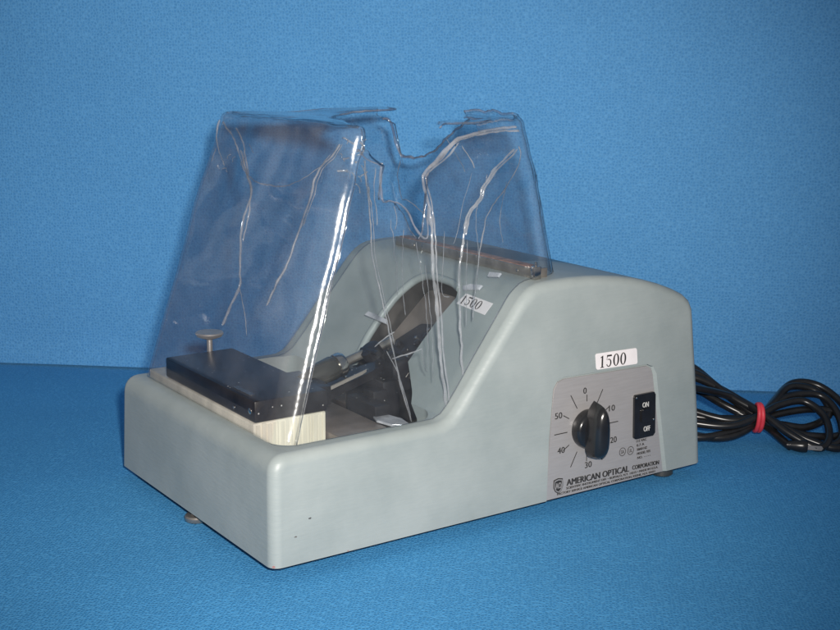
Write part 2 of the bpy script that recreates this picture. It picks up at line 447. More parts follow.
def flat(name, bm, mat, parent, thick=.00015):
    """thin raised print: flat faces facing -Y given a small thickness"""
    bmesh.ops.recalc_face_normals(bm, faces=bm.faces)
    for f in bm.faces:
        if f.normal.y > 0: f.normal_flip()
    r = bmesh.ops.extrude_face_region(bm, geom=list(bm.faces))
    for g in r['geom']:
        if isinstance(g, bmesh.types.BMVert): g.co.y -= thick
    draft_bm(bm)
    return obj(name, bm, mat, parent, smooth=None)

YT = YP-.00008
bm = bmesh.new()
add_text(bm, 'AMERICAN OPTICAL', .2660, .0184, .0675, .0052, YT, .00032, .0176)
add_text(bm, 'CORPORATION', .3375, .0182, .0305, .0036, YT, .0002, .0174)
add_text(bm, 'SCIENTIFIC INSTRUMENT DIV. \u2022 BUFFALO, N.Y. 14215 \u2022 MADE IN U.S.A.', .2655, .0152, .1015, .0021, YT, .00009, .0141)
add_text(bm, 'FACTORY SERVICE AMERICAN OPTICAL CORPORATION, KEENE, N.H. 03431', .2560, .0122, .1075, .0021, YT, .00009, .0110)
for i, (s, wd) in enumerate((('115 VAC', .0115), ('0.7 A', .0085), ('50/60 HZ', .0115), ('MODEL 935', .0150), ('NO.  - - - -', .0150))):
    add_text(bm, s, .3418+.0003*i, .0408-.0036*i, wd, .0021, YT, .00009)
flat('lettering', bm, M['ink'], plate)
# timer scale: ticks and numerals
KC = Vector((.2869, 0, .0625))
bm = bmesh.new()
for k in range(12):
    a = math.radians(90-30*k); r0, r1 = (.0215, .0285) if k % 2 == 0 else (.0205, .034)
    if k in (0, 6): r0, r1 = .022, .0275
    u = Vector((math.cos(a), 0, math.sin(a))); v = Vector((-u.z, 0, u.x))*.00035
    q = [KC+u*r0+v, KC+u*r1+v, KC+u*r1-v, KC+u*r0-v]
    bm.faces.new([bm.verts.new((p.x, YT, p.z)) for p in q])
for s, cx, cz, wd in (('0', .2848, .0936, .0034), ('10', .3140, .0748, .0064), ('20', .3160, .0478, .0070), ('30', .2888, .0318, .0072), ('40', .2600, .0488, .0074), ('50', .2573, .0775, .0074)):
    add_text(bm, s, cx-wd/2, cz-.0025, wd, .0050, YT, .00008)
flat('dial_marks', bm, M['ink'], plate)
# shield emblem
bm = bmesh.new()
sh = [(-.0047, .0052), (0, .0062), (.0047, .0052), (.0050, -.001), (.0032, -.0046), (0, -.0066), (-.0032, -.0046), (-.0050, -.001)]
prism(bm, [(.2570+a, .0203+b) for a, b in sh], ((0, YT, 0), (1, 0, 0), (0, 0, 1), (0, -1, 0)), .0002); draft_bm(bm)
emb = obj('shield_emblem', bm, M['ink'], plate, smooth=None)
bm = bmesh.new()
def loop_band(bm, pts, w, y):
    c = Vector((sum(p[0] for p in pts)/len(pts), sum(p[1] for p in pts)/len(pts)))
    a = [bm.verts.new((p[0], y, p[1])) for p in pts]
    b = [bm.verts.new((p[0]+(c.x-p[0])*w, y, p[1]+(c.y-p[1])*w)) for p in pts]
    for i in range(len(a)): bm.faces.new((a[i], a[(i+1) % len(a)], b[(i+1) % len(a)], b[i]))
loop_band(bm, [(.2570+a*.86, .0203+b*.86) for a, b in sh], .14, YT-.00035)
add_text(bm, 'AO', .2540, .0180, .0060, .0048, YT-.00035, .0001)
flat('emblem_mark', bm, M['plate'], emb)
# two round approval marks
for i, (cx, cz, tx) in enumerate(((.3262, .0357, 'SA'), (.3352, .0352, 'UL'))):
    bm = bmesh.new()
    loop_band(bm, [(cx+.0036*math.cos(2*PI*k/24), cz+.0036*math.sin(2*PI*k/24)) for k in range(24)], .13, YT)
    add_text(bm, tx, cx-.0018, cz-.0015, .0036, .003, YT)
    flat('approval_mark', bm, M['ink'], plate)

# ---- timer knob
kd = Vector((0, -1, 0))
KB = draft(Vector((KC.x, YP, KC.z)))
bm = bmesh.new(); lathe(bm, [(.0158, -.0002), (.0161, .0015), (.0158, .0055), (.0146, .0078), (.0130, .0088), (.0001, .009)], KB, kd, 40)
knob = obj('timer_knob', bm, M['black'], ks)
bm = bmesh.new()
half = [(0, .0262), (.0026, .0235), (.0055, .0195), (.0075, .013), (.0085, .005), (.0088, -.003), (.0085, -.011), (.0076, -.0175), (.0058, -.0215), (.0030, -.0235), (0, -.024)]
half = [(a*.95, b*.94) for a, b in half]
outl = half+[(-a, b) for a, b in reversed(half[1:-1])]
lev = [(.0075, 1.0), (.016, .93), (.0200, .80), (.0225, .55), (.0232, .20)]
rr = []
for h, s in lev:
    rr.append([bm.verts.new((KB.x+a*s, KB.y-h, KB.z+b*(.35+.65*s if s < .9 else s))) for a, b in outl])
for A, B in zip(rr, rr[1:]):
    for i in range(len(outl)): bm.faces.new((A[i], A[(i+1) % len(outl)], B[(i+1) % len(outl)], B[i]))
bm.faces.new(rr[0]); bm.faces.new(list(reversed(rr[-1])))
obj('knob_grip', bm, M['black'], knob, smooth=50)

# ---- on/off switch
bm = bmesh.new(); prism(bm, rrect(.3375, .3612, .0445, .0818, .0022), ((0, YP, 0), (1, 0, 0), (0, 0, 1), (0, -1, 0)), .0022, .0006); draft_bm(bm)
sw = obj('switch', bm, M['black'], ks)
YS = YP-.0022
bm = bmesh.new()
pts = rrect(.3445, .3550, .0575, .0690, .0015)
prism(bm, pts, ((0, YS+.0002, 0), (1, 0, 0), (0, 0, 1), (0, -1, 0)), .0016, .0006); draft_bm(bm)
obj('rocker', bm, M['black'], sw)
bm = bmesh.new(); add_text(bm, 'ON', .3462, .0703, .0068, .0043, YS-.0001, .0001); add_text(bm, 'OFF', .3478, .0497, .0072, .0043, YS-.0001, .0001)
flat('lettering', bm, M['whiteink'], sw)
for cx, cz in ((.3396, .0795), (.3593, .0585)):
    bm = bmesh.new(); q = draft(Vector((cx, YS, cz))); lathe(bm, [(.0009, -.0002), (.0009, .0002), (.0005, .0005)], q, kd, 12)
    obj('rivet', bm, M['steel'], sw)

# ---- number stickers with condensed serif numerals
def numerals(bm, X, y):
    """'1500' drawn as serif outlines; X maps (u 0..1 across, v 0..1 up) to a point"""
    def poly(pts): bm.faces.new([bm.verts.new(X(u, v, y)) for u, v in pts])
    # 1
    poly([(.055, 0), (.185, 0), (.185, .04), (.145, .07), (.145, 1), (.125, 1), (.05, .86), (.06, .83), (.095, .86), (.095, .07), (.055, .04)])
    # 5
    poly([(.275, 1), (.435, 1), (.445, .86), (.295, .86), (.262, .60), (.275, .60)])
    def ribbon(c, n=18):
        ring = []
        for k in range(n+1):
            t = k/n; p, w = c(t); ring.append((p, w))
        for (p, w), (q, w2) in zip(ring, ring[1:]):
            bm.faces.new([bm.verts.new(X(a, b, y)) for a, b in ((p[0], p[1]), (q[0], q[1]), (w2[0], w2[1]), (w[0], w[1]))])
    def bowl(t):
        a = math.radians(125-t*285)
        return ((.345+.088*math.cos(a), .33+.335*math.sin(a)), (.338+.052*math.cos(a), .335+.27*math.sin(a)))
    ribbon(bowl)
    for cx in (.595, .84):
        ribbon(lambda t, cx=cx: ((cx+.103*math.cos(2*PI*t), .5+.515*math.sin(2*PI*t)), (cx+.050*math.cos(2*PI*t), .5+.455*math.sin(2*PI*t))), 28)
bm = bmesh.new()
st = [(.2950, .1222), (.3403, .1212), (.3414, .1078), (.2962, .1090)]
def rq(q, r=.0016):
    out = []
    for i in range(4):
        p = Vector(q[i]); a = (Vector(q[i-1])-p).normalized(); b = (Vector(q[(i+1) % 4])-p).normalized()
        out += [tuple(p+a*r), tuple(p+(a+b)*r*.3), tuple(p+b*r)]
    return out
prism(bm, rq(st), ((0, -.00005, 0), (1, 0, 0), (0, 0, 1), (0, -1, 0)), .00025); draft_bm(bm)
s1 = obj('number_sticker', bm, M['white'], ks, smooth=None)
bm = bmesh.new(); numerals(bm, lambda u, v, y: Vector((.2985+u*.0315+v*.0003, y, .1100+v*.0098-u*.0006)), -.00042)
flat('numerals', bm, M['ink'], s1)
# second sticker, on the slope under the cover
SO = Vector((.1505, 0, .089))
slopeT = math.atan2(.171-.1083, .219-.168)
es2 = Vector((.219-.168, 0, .171-.1083)).normalized(); en2 = Vector((-es2.z, 0, es2.x)); SP = Vector((.168, 0, .1083))
def onslope(s, y, h=0): return SP+es2*s+Vector((0, y, 0))+en2*h
q = [(.0770, .0725), (.0750, .0360), (.0640, .0375), (.0665, .0765)]
bm = bmesh.new()
a = [bm.verts.new(onslope(s, y, .0005)) for s, y in q]; b = [bm.verts.new(onslope(s, y, .0002)) for s, y in q]
bm.faces.new(a); bm.faces.new(list(reversed(b)))
for i in range(4): bm.faces.new((a[i], b[i], b[(i+1) % 4], a[(i+1) % 4]))
s2 = obj('number_sticker', bm, M['white'], ks, smooth=None)
bm = bmesh.new()
numerals(bm, lambda u, v, y: onslope(.0676+v*.0078-u*.0014, .0745-u*.0285-v*.0012, .0008), 0)
for f in list(bm.faces): pass
obj('numerals', bm, M['ink'], s2, smooth=None)

# ---- ruled scale rail across the crest of the hump
bm = bmesh.new(); box(bm, .2455, .2590, .024, .219, .1846, .1925, .0006)
rail = obj('scale_rail', bm, M['dullsteel'], ks)
bm = bmesh.new(); box(bm, .2475, .2572, .031, .215, .1915, .1931, .0004); obj('scale_face', bm, M['railtop'], rail)
bm = bmesh.new(); box(bm, .2435, .2500, .0205, .0262, .1848, .1950, .0008)
lathe(bm, [(.0013, 0), (.0013, .003), (.0006, .0036)], (.2465, .0235, .1948), (0, 0, 1), 10); obj('rail_clip', bm, M['steel'], rail)
for yy in (.045, .12, .19):
    bm = bmesh.new(); lathe(bm, [(.0014, -.0003), (.0014, .0005), (.0008, .0009)], (.2456, yy, .1884), (-1, 0, 0), 10); obj('screw', bm, M['steel'], rail)

# ---- feet
for fx, fy in ((.0085, .139), (.3895, .018), (.392, .250)):
    bm = bmesh.new()
    if fx < .1: lathe(bm, [(.0085, .0), (.0092, .0008), (.0095, .0034), (.0086, .0046), (.0045, .005), (.0045, .0125)], (fx, fy, 0), (0, 0, 1), 26)
    else: lathe(bm, [(.0088, .0), (.0098, .001), (.0095, .0125)], (fx, fy, 0), (0, 0, 1), 26)
    obj('foot', bm, M['dullsteel'] if fx < .1 else M['olive'], ks)

# ---- inside the tray: cream base, black knife clamp, pin, arm, lapping plate
bm = bmesh.new(); box(bm, .0195, .0800, .0620, .2480, .029, .0955, .0012)
rr_ = random.Random(5); xx = .0215
while xx < .0775:
    wd = rr_.uniform(.0012, .0042); hh = rr_.uniform(.0003, .0011)
    box(bm, xx, min(xx+wd, .0790), .0620-hh, .0625, .030, .0950-rr_.uniform(0, .0015), .0003, 1); xx += wd+rr_.uniform(.0003, .0016)
base = obj('clamp_base', bm, M['cream'], ks)
bm = bmesh.new(); box(bm, .0205, .0810, .0615, .2165, .0957, .1120, .0014)
clamp = obj('knife_clamp', bm, M['blackpaint'], ks)
bm = bmesh.new(); prism(bm, rrect(-.0145, .0145, -.0024, .0024, .0023), ((.0275, .092, .1119), (0, 1, 0), (1, 0, 0), (0, 0, 1)), .0005); obj('engraved_tab', bm, M['olive'], clamp)
for cy, cz, rr_ in ((.0685, .1035, .0024), (.094, .100, .0012)):
    bm = bmesh.new(); lathe(bm, [(rr_, -.0003), (rr_, .0006), (rr_*.6, .0010)], (.0206, cy, cz), (-1, 0, 0), 14); obj('screw', bm, M['steel'], clamp)
bm = bmesh.new(); lathe(bm, [(.0035, 0), (.0035, .008), (.0024, .0085), (.0024, .0205), (.0040, .021), (.0105, .0235), (.0118, .0258), (.0110, .0270), (.0002, .0278)], (.0650, .2270, .0985), (0, 0, 1), 30)
obj('lock_pin', bm, M['satin'], ks)
bm = bmesh.new(); box(bm, .0805, .1245, .022, .139, .0735, .0795, .0008)
obj('lapping_plate', bm, M['lap'], ks)
bm = bmesh.new(); box(bm, .1250, .1505, .026, .0645, .029, .0782, .001); obj('plate_bracket', bm, M['blackpaint'], ks)
# swing arm: collar, ring, blade and rod running up into the slot
arm_dir = (Vector((.1734, .112, .1250))-Vector((.0930, .112, .1035))).normalized()
B0 = Vector((.0930, .113, .1060))
bm = bmesh.new()
lathe(bm, [(.006, -.010), (.0068, -.004), (.0080, .002), (.0092, .012), (.0098, .024), (.0086, .027)], B0, arm_dir, 26)
arm = obj('swing_arm', bm, M['olive'], ks)
bm = bmesh.new(); lathe(bm, [(.0075, .0265), (.0096, .0275), (.0100, .032), (.0088, .0345), (.005, .035)], B0, arm_dir, 18); obj('lock_ring', bm, M['steel'], arm)
bm = bmesh.new(); tube(bm, [B0+arm_dir*.03, B0+arm_dir*.083], .0036, 12); obj('rod', bm, M['dullsteel'], arm)
bm = bmesh.new()
prism(bm, [(-.014, -.010), (.056, -.009), (.070, -.004), (.070, .006), (.056, .010), (-.014, .012)], (B0+Vector((0, -.002, -.0125)), arm_dir, Vector((0, 1, 0)), Vector((0, 0, -1))), .0075, .0010)
obj('blade', bm, M['blackpaint'], arm)
bm = bmesh.new(); prism(bm, [(.004, -.0085), (.046, -.0075), (.050, -.0065), (.004, -.0065)], (B0+Vector((0, -.004, -.0088)), arm_dir, Vector((0, 1, 0)), Vector((0, 0, -1))), .0028, .0004); obj('steel_edge', bm, M['satin'], arm)
bm = bmesh.new(); tube(bm, [B0+arm_dir*.055+Vector((0, .004, .002)), B0+arm_dir*.055+Vector((0, -.02, .004))], .0022, 10); obj('cross_pin', bm, M['blackpaint'], arm)
bm = bmesh.new(); box(bm, .083, .097, .090, .132, .0955, .1090, .0012)
box(bm, .079, .092, .074, .092, .0955, .1105, .001)
obj('arm_bracket', bm, M['blackpaint'], ks)
# mechanism inside the slot
bm = bmesh.new()
box(bm, .149, .166, .090, .150, .060, .1010, .002); box(bm, .160, .178, .0925, .128, .09, .1165, .002); box(bm, .136, .150, .084, .100, .070, .0965, .002)
for yy in (.099, .108, .118): lathe(bm, [(.003, 0), (.0046, .001), (.0046, .006), (.002, .007)], (.163, yy, .1155), (-.5, 0, .85), 14)
obj('drive_block', bm, M['blackpaint'], ks)
bm = bmesh.new(); prism(bm, [(.022, .088), (.060, .0865), (.074, .095), (.070, .118), (.050, .136), (.022, .140)], (S0-en*.019, es, Vector((0, 1, 0)), en), .010, .002)
prism(bm, [(.064, .0840), (.1055, .0825), (.1055, .0935), (.078, .0945)], (S0-en*.018, es, Vector((0, 1, 0)), en), .009, .001)  # black strip stands in for the shaded gap along the slot's near edge
for a_, b_ in ((.034, .100), (.042, .112), (.052, .104), (.060, .098), (.046, .126)): lathe(bm, [(.0026, 0), (.0030, .001), (.0030, .003), (.0014, .0036)], S0+es*a_+Vector((0, b_, 0))-en*.0092, en, 12)
obj('carrier_and_gap_shade', bm, M['blackpaint'], ks)
bm = bmesh.new()
for a_, b_ in ((.038, .106), (.056, .110), (.066, .101)): lathe(bm, [(.0016, 0), (.0016, .0018), (.0009, .0024)], S0+es*a_+Vector((0, b_, 0))-en*.0092, en, 10)
obj('bolt_heads', bm, M['steel'], ks)
bm = bmesh.new(); box(bm, .126, .140, .066, .108, .078, .0905, .0015); obj('lap_holder', bm, M['blackpaint'], ks)
bm = bmesh.new(); box(bm, .1275, .1295, .112, .152, .074, .104, .0006); obj('guard_plate', bm, M['steel'], ks)
bm = bmesh.new()
lathe(bm, [(.004, 0), (.0085, .001), (.0085, .009), (.004, .0095)], (.1525, .108, .118), (-.6, 0, .8), 20); obj('bearing', bm, M['blackpaint'], ks)
bm = bmesh.new(); prism(bm, [(.040, .0835), (.1035, .0835), (.1035, .146), (.040, .160)], (S0-en*.024, es, Vector((0, 1, 0)), en), .006, .001); obj('rear_plate', bm, simple('worn_grey_plate', (.17, .145, .13), .4, .35, .35, 30, .15), ks)
for yy in (.0955, .089):
    bm = bmesh.new(); tube(bm, [S0+es*.101+en*-.012+Vector((0, yy, 0)), S0+es*.022+en*-.008+Vector((0, yy-.002, 0))], .0012, 8); obj('control_wire', bm, M['dullsteel'], ks)

# ------------------------------------------------------------------ the clear cover, broken open
cov = thing('plastic_cover', 'cracked clear plastic hood with a broken open top standing over the machine tray', 'cover', (.13, .135, .089))
ZT = .305
def xl(z): return .0172+.318*(z-.09)
def xr(z): return .2790-.25*(z-.184)
def yn(z): return .0180+.0884*(z-.09)
def yf(z): return .2500-.0465*(z-.09)
def ground(x):
    """height of what the hood stands on along its near and far walls"""
    for (a, za), (b, zb) in zip(GP, GP[1:]):
        if a <= x <= b: return za+(zb-za)*(x-a)/(b-a)
    return .0895
GP = [(0, .0897), (.1455, .0897), (.1525, .0921), (.158, .0968), (.168, .1087), (.185, .1301), (.2045, .1538), (.219, .1714), (.2225, .1752), (.227, .1788), (.232, .1820), (.2385, .1842), (.252, .1857), (.30, .1858)]
RC = .013; RFL = .005
def warp(p):
    """the sheet has softened and sagged: a smooth displacement that grows towards the top"""
    t = max(0, min(1, (p.z-.13)/.175)); a = .0055*t**1.6; b = .0016*t
    q = p*17; r = p*55
    d = Vector((noise.noise(q+Vector((11, 0, 0))), noise.noise(q+Vector((0, 23, 0))), .55*noise.noise(q+Vector((0, 0, 37)))))*a
    d += Vector((noise.noise(r+Vector((5, 0, 0))), noise.noise(r+Vector((0, 9, 0))), .4*noise.noise(r+Vector((0, 0, 3)))))*b
    return p+d
def corner_loop(z):
    """rounded-rectangle plan at height z as a function of the perimeter parameter"""
    x0, x1, y0, y1 = xl(z), xr(z), yn(z), yf(z)
    return x0, x1, y0, y1
def wall_pt(side, u, z):
    x0, x1, y0, y1 = corner_loop(z)
    if side == 'left': return Vector((x0, y1-RC-u*(y1-y0-2*RC), z))
    if side == 'near': return Vector((x0+RC+u*(x1-x0-2*RC), y0, z))
    if side == 'right': return Vector((x1, y0+RC+u*(y1-y0-2*RC), z))
    if side == 'far': return Vector((x1-RC-u*(x1-x0-2*RC), y1, z))
    cx, cy, a0 = {'c_ln': (x0+RC, y0+RC, 180), 'c_nr': (x1-RC, y0+RC, 270), 'c_rf': (x1-RC, y1-RC, 0), 'c_fl': (x0+RC, y1-RC, 90)}[side]
    a = math.radians(a0+90*u)
    return Vector((cx+RC*math.cos(a), cy+RC*math.sin(a), z))
cols = []
def addcols(side, n, u0=0.0, u1=1.0):
    for k in range(n): cols.append((side, u0+(u1-u0)*k/n))
addcols('left', 60); addcols('c_ln', 10); addcols('near', 130); addcols('c_nr', 10); addcols('right', 110); addcols('c_rf', 8); addcols('far', 40); addcols('c_fl', 8)
def lerp(tab, x):
    if x <= tab[0][0]: return tab[0][1]
    for (a, va), (b, vb) in zip(tab, tab[1:]):
        if a <= x <= b: return va+(vb-va)*(x-a)/(b-a) if b > a else vb
    return tab[-1][1]
NL = [(.1275, .0881), (.12, .1154), (.1131, .1497), (.1063, .1833), (.0998, .2198), (.0991, .2376), (.0976, .2554), (.0965, .2695), (.0959, .2835), (.0896, .2894), (.0815, .2911)]
NRt = [(.2361, .2995), (.2189, .3012), (.1999, .2998), (.1774, .2934), (.1624, .2817), (.1494, .2722), (.1473, .2666), (.1517, .2482), (.1535, .2298), (.1538, .2004), (.1546, .1706), (.156, .1328), (.1600, .0985)]
RT = [(.031, .302), (.039, .3025), (.0633, .3044), (.0889, .305), (.1131, .3040), (.1238, .2999), (.1396, .2923), (.1527, .2855), (.17, .2749), (.19, .2672), (.2063, .2641), (.2253, .2643), (.240, .2673), (.244, .279), (.2455, .290)]
def jag(x, s=1.0): return s*(.0016*noise.noise(Vector((x*90, s, 2)))+.0008*noise.noise(Vector((x*260, 4, s))))
def near_left_edge_x(z):
    t = sorted((zz, xx) for xx, zz in NL); return lerp(t, z)
def near_right_edge_x(z):
    t = sorted((zz, xx) for xx, zz in NRt if xx < .18); return lerp(t, z)

def build_wall(name, columns, rows_n, topz, xmap=None, roll=None):
    """columns: list of (side,u); topz(side,u)->z; xmap moves points inside the near wall to follow a break line"""
    bm = bmesh.new(); grid = []
    for (side, u) in columns:
        zt = topz(side, u)
        # find the foot
        zb = .0898
        for it in range(60):
            p = wall_pt(side, u, zb); g = ground(p.x)
            if zb < g: zb += max(.0004, (g-zb)*.5)
            else: break
        c = []
        for j in range(rows_n+1):
            z = zb+(zt-zb)*j/rows_n
            p = xmap(side, u, z) if xmap else wall_pt(side, u, z)
            c.append(p)
        if roll and roll(side, u):
            # fold the rim over into the top panel
            base = c[-1]; ctr = Vector((.165, .14, base.z)); x0, x1, y0, y1 = corner_loop(base.z)
            inx = {'left': Vector((1, 0, 0)), 'near': Vector((0, 1, 0)), 'nl': Vector((0, 1, 0)), 'nr': Vector((0, 1, 0)), 'right': Vector((-1, 0, 0)), 'far': Vector((0, -1, 0))}.get(side)
            if inx is None:
                k = {'c_ln': (x0+RC, y0+RC), 'c_nr': (x1-RC, y0+RC), 'c_rf': (x1-RC, y1-RC), 'c_fl': (x0+RFL, y1-RFL)}[side]
                inx = Vector((k[0]-base.x, k[1]-base.y, 0)).normalized()
            for k in range(1, 6):
                a = PI/2*k/5; c.append(base+inx*.006*(1-math.cos(a))+Vector((0, 0, .006*math.sin(a)-0*.006)))
        else:
            for k in range(1, 6): c.append(c[-1]+Vector((0, 0, .00002)))
        grid.append([bm.verts.new(warp(p)) for p in c])
    for A, B in zip(grid, grid[1:]):
        for i in range(len(A)-1): bm.faces.new((A[i], B[i], B[i+1], A[i+1]))
    for f in bm.faces: f.smooth = True
    bmesh.ops.recalc_face_normals(bm, faces=bm.faces)
    me = bpy.data.meshes.new(name); bm.to_mesh(me); bm.free()
    o = link(name, me, [M['clear'], M['edge']], cov)
    for p in me.polygons: p.use_smooth = True
    md = o.modifiers.new('thick', 'SOLIDIFY'); md.thickness = .0018; md.offset = 0; md.material_offset_rim = 1; md.use_even_offset = False
    return o
ZW = .299
def wall_pt2(side, u, z):
    if side == 'nl':
        xa = xl(z)+RC; xb = max(xa+.004, near_left_edge_x(z)+jag(z, 1.2))
        return Vector((xa+(xb-xa)*u, yn(z), z))
    rn = RNR(z)
    if side == 'nr':
        xb = xr(z)-rn; xa = min(xb-.004, near_right_edge_x(z)+jag(z, 1.7))
        return Vector((xa+(xb-xa)*u, yn(z), z))
    if side == 'near':
        xa = xl(z)+RC; xb = xr(z)-rn
        return Vector((xa+(xb-xa)*u, yn(z), z))
    if side == 'c_nr':
        a = math.radians(270+90*u)
        return Vector((xr(z)-rn+rn*math.cos(a), yn(z)+rn+rn*math.sin(a), z))
    if side == 'right':
        return Vector((xr(z), yn(z)+rn+u*(yf(z)-yn(z)-rn-RC), z))
    if side == 'c_fl':
        a = math.radians(90+90*u)
        return Vector((xl(z)+RFL+RFL*math.cos(a), yf(z)-RFL+RFL*math.sin(a), z))
    if side == 'left': return Vector((xl(z), yf(z)-RFL-u*(yf(z)-yn(z)-RC-RFL), z))
    if side == 'far': return Vector((xr(z)-RC-u*(xr(z)-xl(z)-RC-RFL), yf(z), z))
    p = _old_wall(side, u, z)
    if side == 'c_ln':                      # the bend sags inward a little between rim and top
        t = (z-.09)/.215; sag = .0018*4*t*(1-t); p += Vector((.7*sag, .7*sag, 0))
    return p
_old_wall = wall_pt
def RNR(z): return .024-.012*max(0, min(1, (z-.184)/.12))
wall_pt = wall_pt2
NEARTOP = [(.06, .299), (.0815, .2985), (.0845, .2945), (.0885, .2905), (.0913, .2895), (.096, .2849), (.1049, .281), (.1085, .2797), (.1092, .2795), (.1100, .2555), (.1179, .254), (.1255, .2514), (.1329, .2437), (.1402, .2308),
           (.147, .2245), (.1500, .2283), (.1508, .2480), (.1512, .2666), (.1530, .2740), (.1624, .2830), (.1774, .2935), (.1999, .2990), (.2189, .3010), (.30, .3005)]
def topB(side, u):
    if side == 'near':
        x = xl(.27)+RC+u*(xr(.27)-RNR(.27)-xl(.27)-RC)
        return lerp(NEARTOP, x)+jag(x, .7)
    if side == 'nr':
        # follow the curved shoulder of the break
        x = .1473+u*(.2361-.1473)
        return lerp([(.1473, .2690), (.1494, .2735), (.1624, .2830), (.1774, .2935), (.1999, .2990), (.2189, .3010), (.24, .3005)], x)+jag(x, .8)
    if side == 'c_nr': return .3005+.0015*u
    if side == 'c_rf': return .291+(ZW-.291)*u
    if side == 'right':
        z = .30; y = yn(z)+.012+u*(yf(z)-yn(z)-.012-RC)
        return lerp(RT, y)+jag(y, 1.0)
    if side == 'nl': return ZW-.013*u+jag(u*.1)
    return ZW
cols_all = [('near', k/200) for k in range(200)]+[('c_nr', k/12) for k in range(12)]+[('right', k/110) for k in range(110)]+[('c_rf', k/8) for k in range(8)]
cols_all += [('far', k/40) for k in range(40)]+[('c_fl', k/8) for k in range(8)]+[('left', k/60) for k in range(60)]+[('c_ln', k/12) for k in range(12)]+[('near', 0.0)]
wall = build_wall('broken_wall', cols_all, 60, topB, roll=lambda s, u: s in ('c_nr', 'left', 'c_fl', 'far', 'c_ln') or (s == 'near' and u > .72) or (s == 'right' and u < .36))
wall.data.materials.append(M['bend']); wall.data.materials.append(M['room_sheen'])
nper = 65
for i, p in enumerate(wall.data.polygons):
    if cols_all[min(i//nper, len(cols_all)-1)][0] in ('c_ln', 'c_nr'): p.material_index = 2
    if cols_all[min(i//nper, len(cols_all)-1)][0] in ('left', 'c_fl'): p.material_index = 3

# remains of the top panel
def sheet(name, pts, z, parent, jagged=True, th=.0024):
    bm = bmesh.new(); out = []
    for i, p in enumerate(pts):
        q = pts[(i+1) % len(pts)]
        n_ = max(2, int((Vector(p)-Vector(q)).length/.004))
        for k in range(n_):
            t = k/n_; a = Vector(p)+(Vector(q)-Vector(p))*t
            if jagged: a += Vector((jag(a.x+a.y, 1.5), jag(a.y-a.x, 1.1)))*(1 if 0 < k < n_ else 0)
            out.append(a)
    vs = [bm.verts.new((a.x, a.y, z)) for a in out]
    bm.faces.new(vs); bmesh.ops.triangulate(bm, faces=bm.faces)
    bmesh.ops.subdivide_edges(bm, edges=[e for e in bm.edges if e.calc_length() > .012], cuts=3, use_grid_fill=False)
    bmesh.ops.triangulate(bm, faces=bm.faces)
    for v in bm.verts: v.co = warp(v.co)
    for f in bm.faces: f.smooth = True
    me = bpy.data.meshes.new(name); bm.to_mesh(me); bm.free()
    o = link(name, me, [M['clear'], M['edge']], parent)
    md = o.modifiers.new('thick', 'SOLIDIFY'); md.thickness = th; md.offset = 0
    return o
zt = ZW+.006
x0t, x1t, y0t, y1t = xl(ZW)+.006, xr(ZW)-.006, yn(ZW)+.006, yf(ZW)-.006
sheet('top_panel', [(x0t, y1t-.006), (x0t+.006, y1t), (x1t-.004, y1t), (x1t-.002, y1t-.018), (.205, .208), (.172, .196), (.150, .170), (.132, .138), (.118, .104), (.104, .072), (x0t+.006, y0t+.002), (x0t, y0t+.008)], zt, cov)
sheet('top_panel', [(x1t-.0005, y0t+.006), (x1t-.0005, .112), (x1t-.008, .096), (x1t-.014, .062), (.205, .0555), (.180, .050), (.165, y0t), (x1t-.006, y0t)], zt+.0012, cov)

# fractures: pale raised seams where the sheet has split and been glued
def crack(pts, r, parent=cov, wob=.0007, mat='crack'):
    pts = [Vector(p) for p in pts]
    pts = [Vector((xl(p.z), p.y, p.z)) if abs(p.x-(.019+.33*(p.z-.09))) < .0012 else p for p in pts]
    pts = [Vector((xr(p.z)-.0004, p.y, p.z)) if abs(p.x-(.262-.185*(p.z-.184))) < .0022 and p.y > .06 else p for p in pts]
    P = [warp(p) for p in smoothpath(pts, 7)]
    Q = [p+Vector((noise.noise(p*160), noise.noise(p*160+Vector((5, 1, 2))), noise.noise(p*170+Vector((1, 7, 3)))))*wob for p in P]
    rs = [r*(.65+.75*abs(noise.noise(p*120+Vector((3, 3, 3)))))*(.35 if i in (0, len(Q)-1) else 1) for i, p in enumerate(Q)]
    bm = bmesh.new(); tube(bm, Q, rs, 7, flat=.6)
    return obj('crack', bm, M[mat], parent, smooth=60)
crack([(.1085, .0235, .1455), (.118, .0215, .1265), (.1265, .0185, .0960)], .0007, wob=.0003)
crack([(.1130, .0230, .1395), (.128, .0225, .1415), (.139, .0225, .1435)], .0007, wob=.0003)
crack([(.139, .0225, .1435), (.140, .0215, .1320), (.143, .0205, .1250)], .0006, wob=.0003)
crack([(.0985, .0240, .1500), (.1085, .0240, .1560), (.116, .0245, .1590)], .0006, wob=.0003)
crack([(.1905, .0335, .2690), (.1790, .0300, .2330), (.1720, .0290, .2180)], .0005, wob=.0004)
crack([(.1650, .0300, .2280), (.1610, .0275, .1980), (.1600, .0265, .1820), (.1660, .0262, .1790)], .0006, wob=.0004)
crack([(.1850, .0290, .2200), (.1815, .0265, .1880), (.1800, .0235, .1560)], .0006, wob=.0004)
for x_, z0_, z1_, bend_ in ((.139, .222, .128, .006), (.128, .232, .170, -.003), (.1165, .240, .185, .004), (.146, .205, .118, .003), (.204, .268, .205, -.010), (.222, .262, .215, -.006)):
    crack([(x_+bend_*math.sin(2.2*t), .018+.0884*(z0_+(z1_-z0_)*t-.09), z0_+(z1_-z0_)*t) for t in (0, .2, .4, .6, .8, 1)], .00055, wob=.0009)
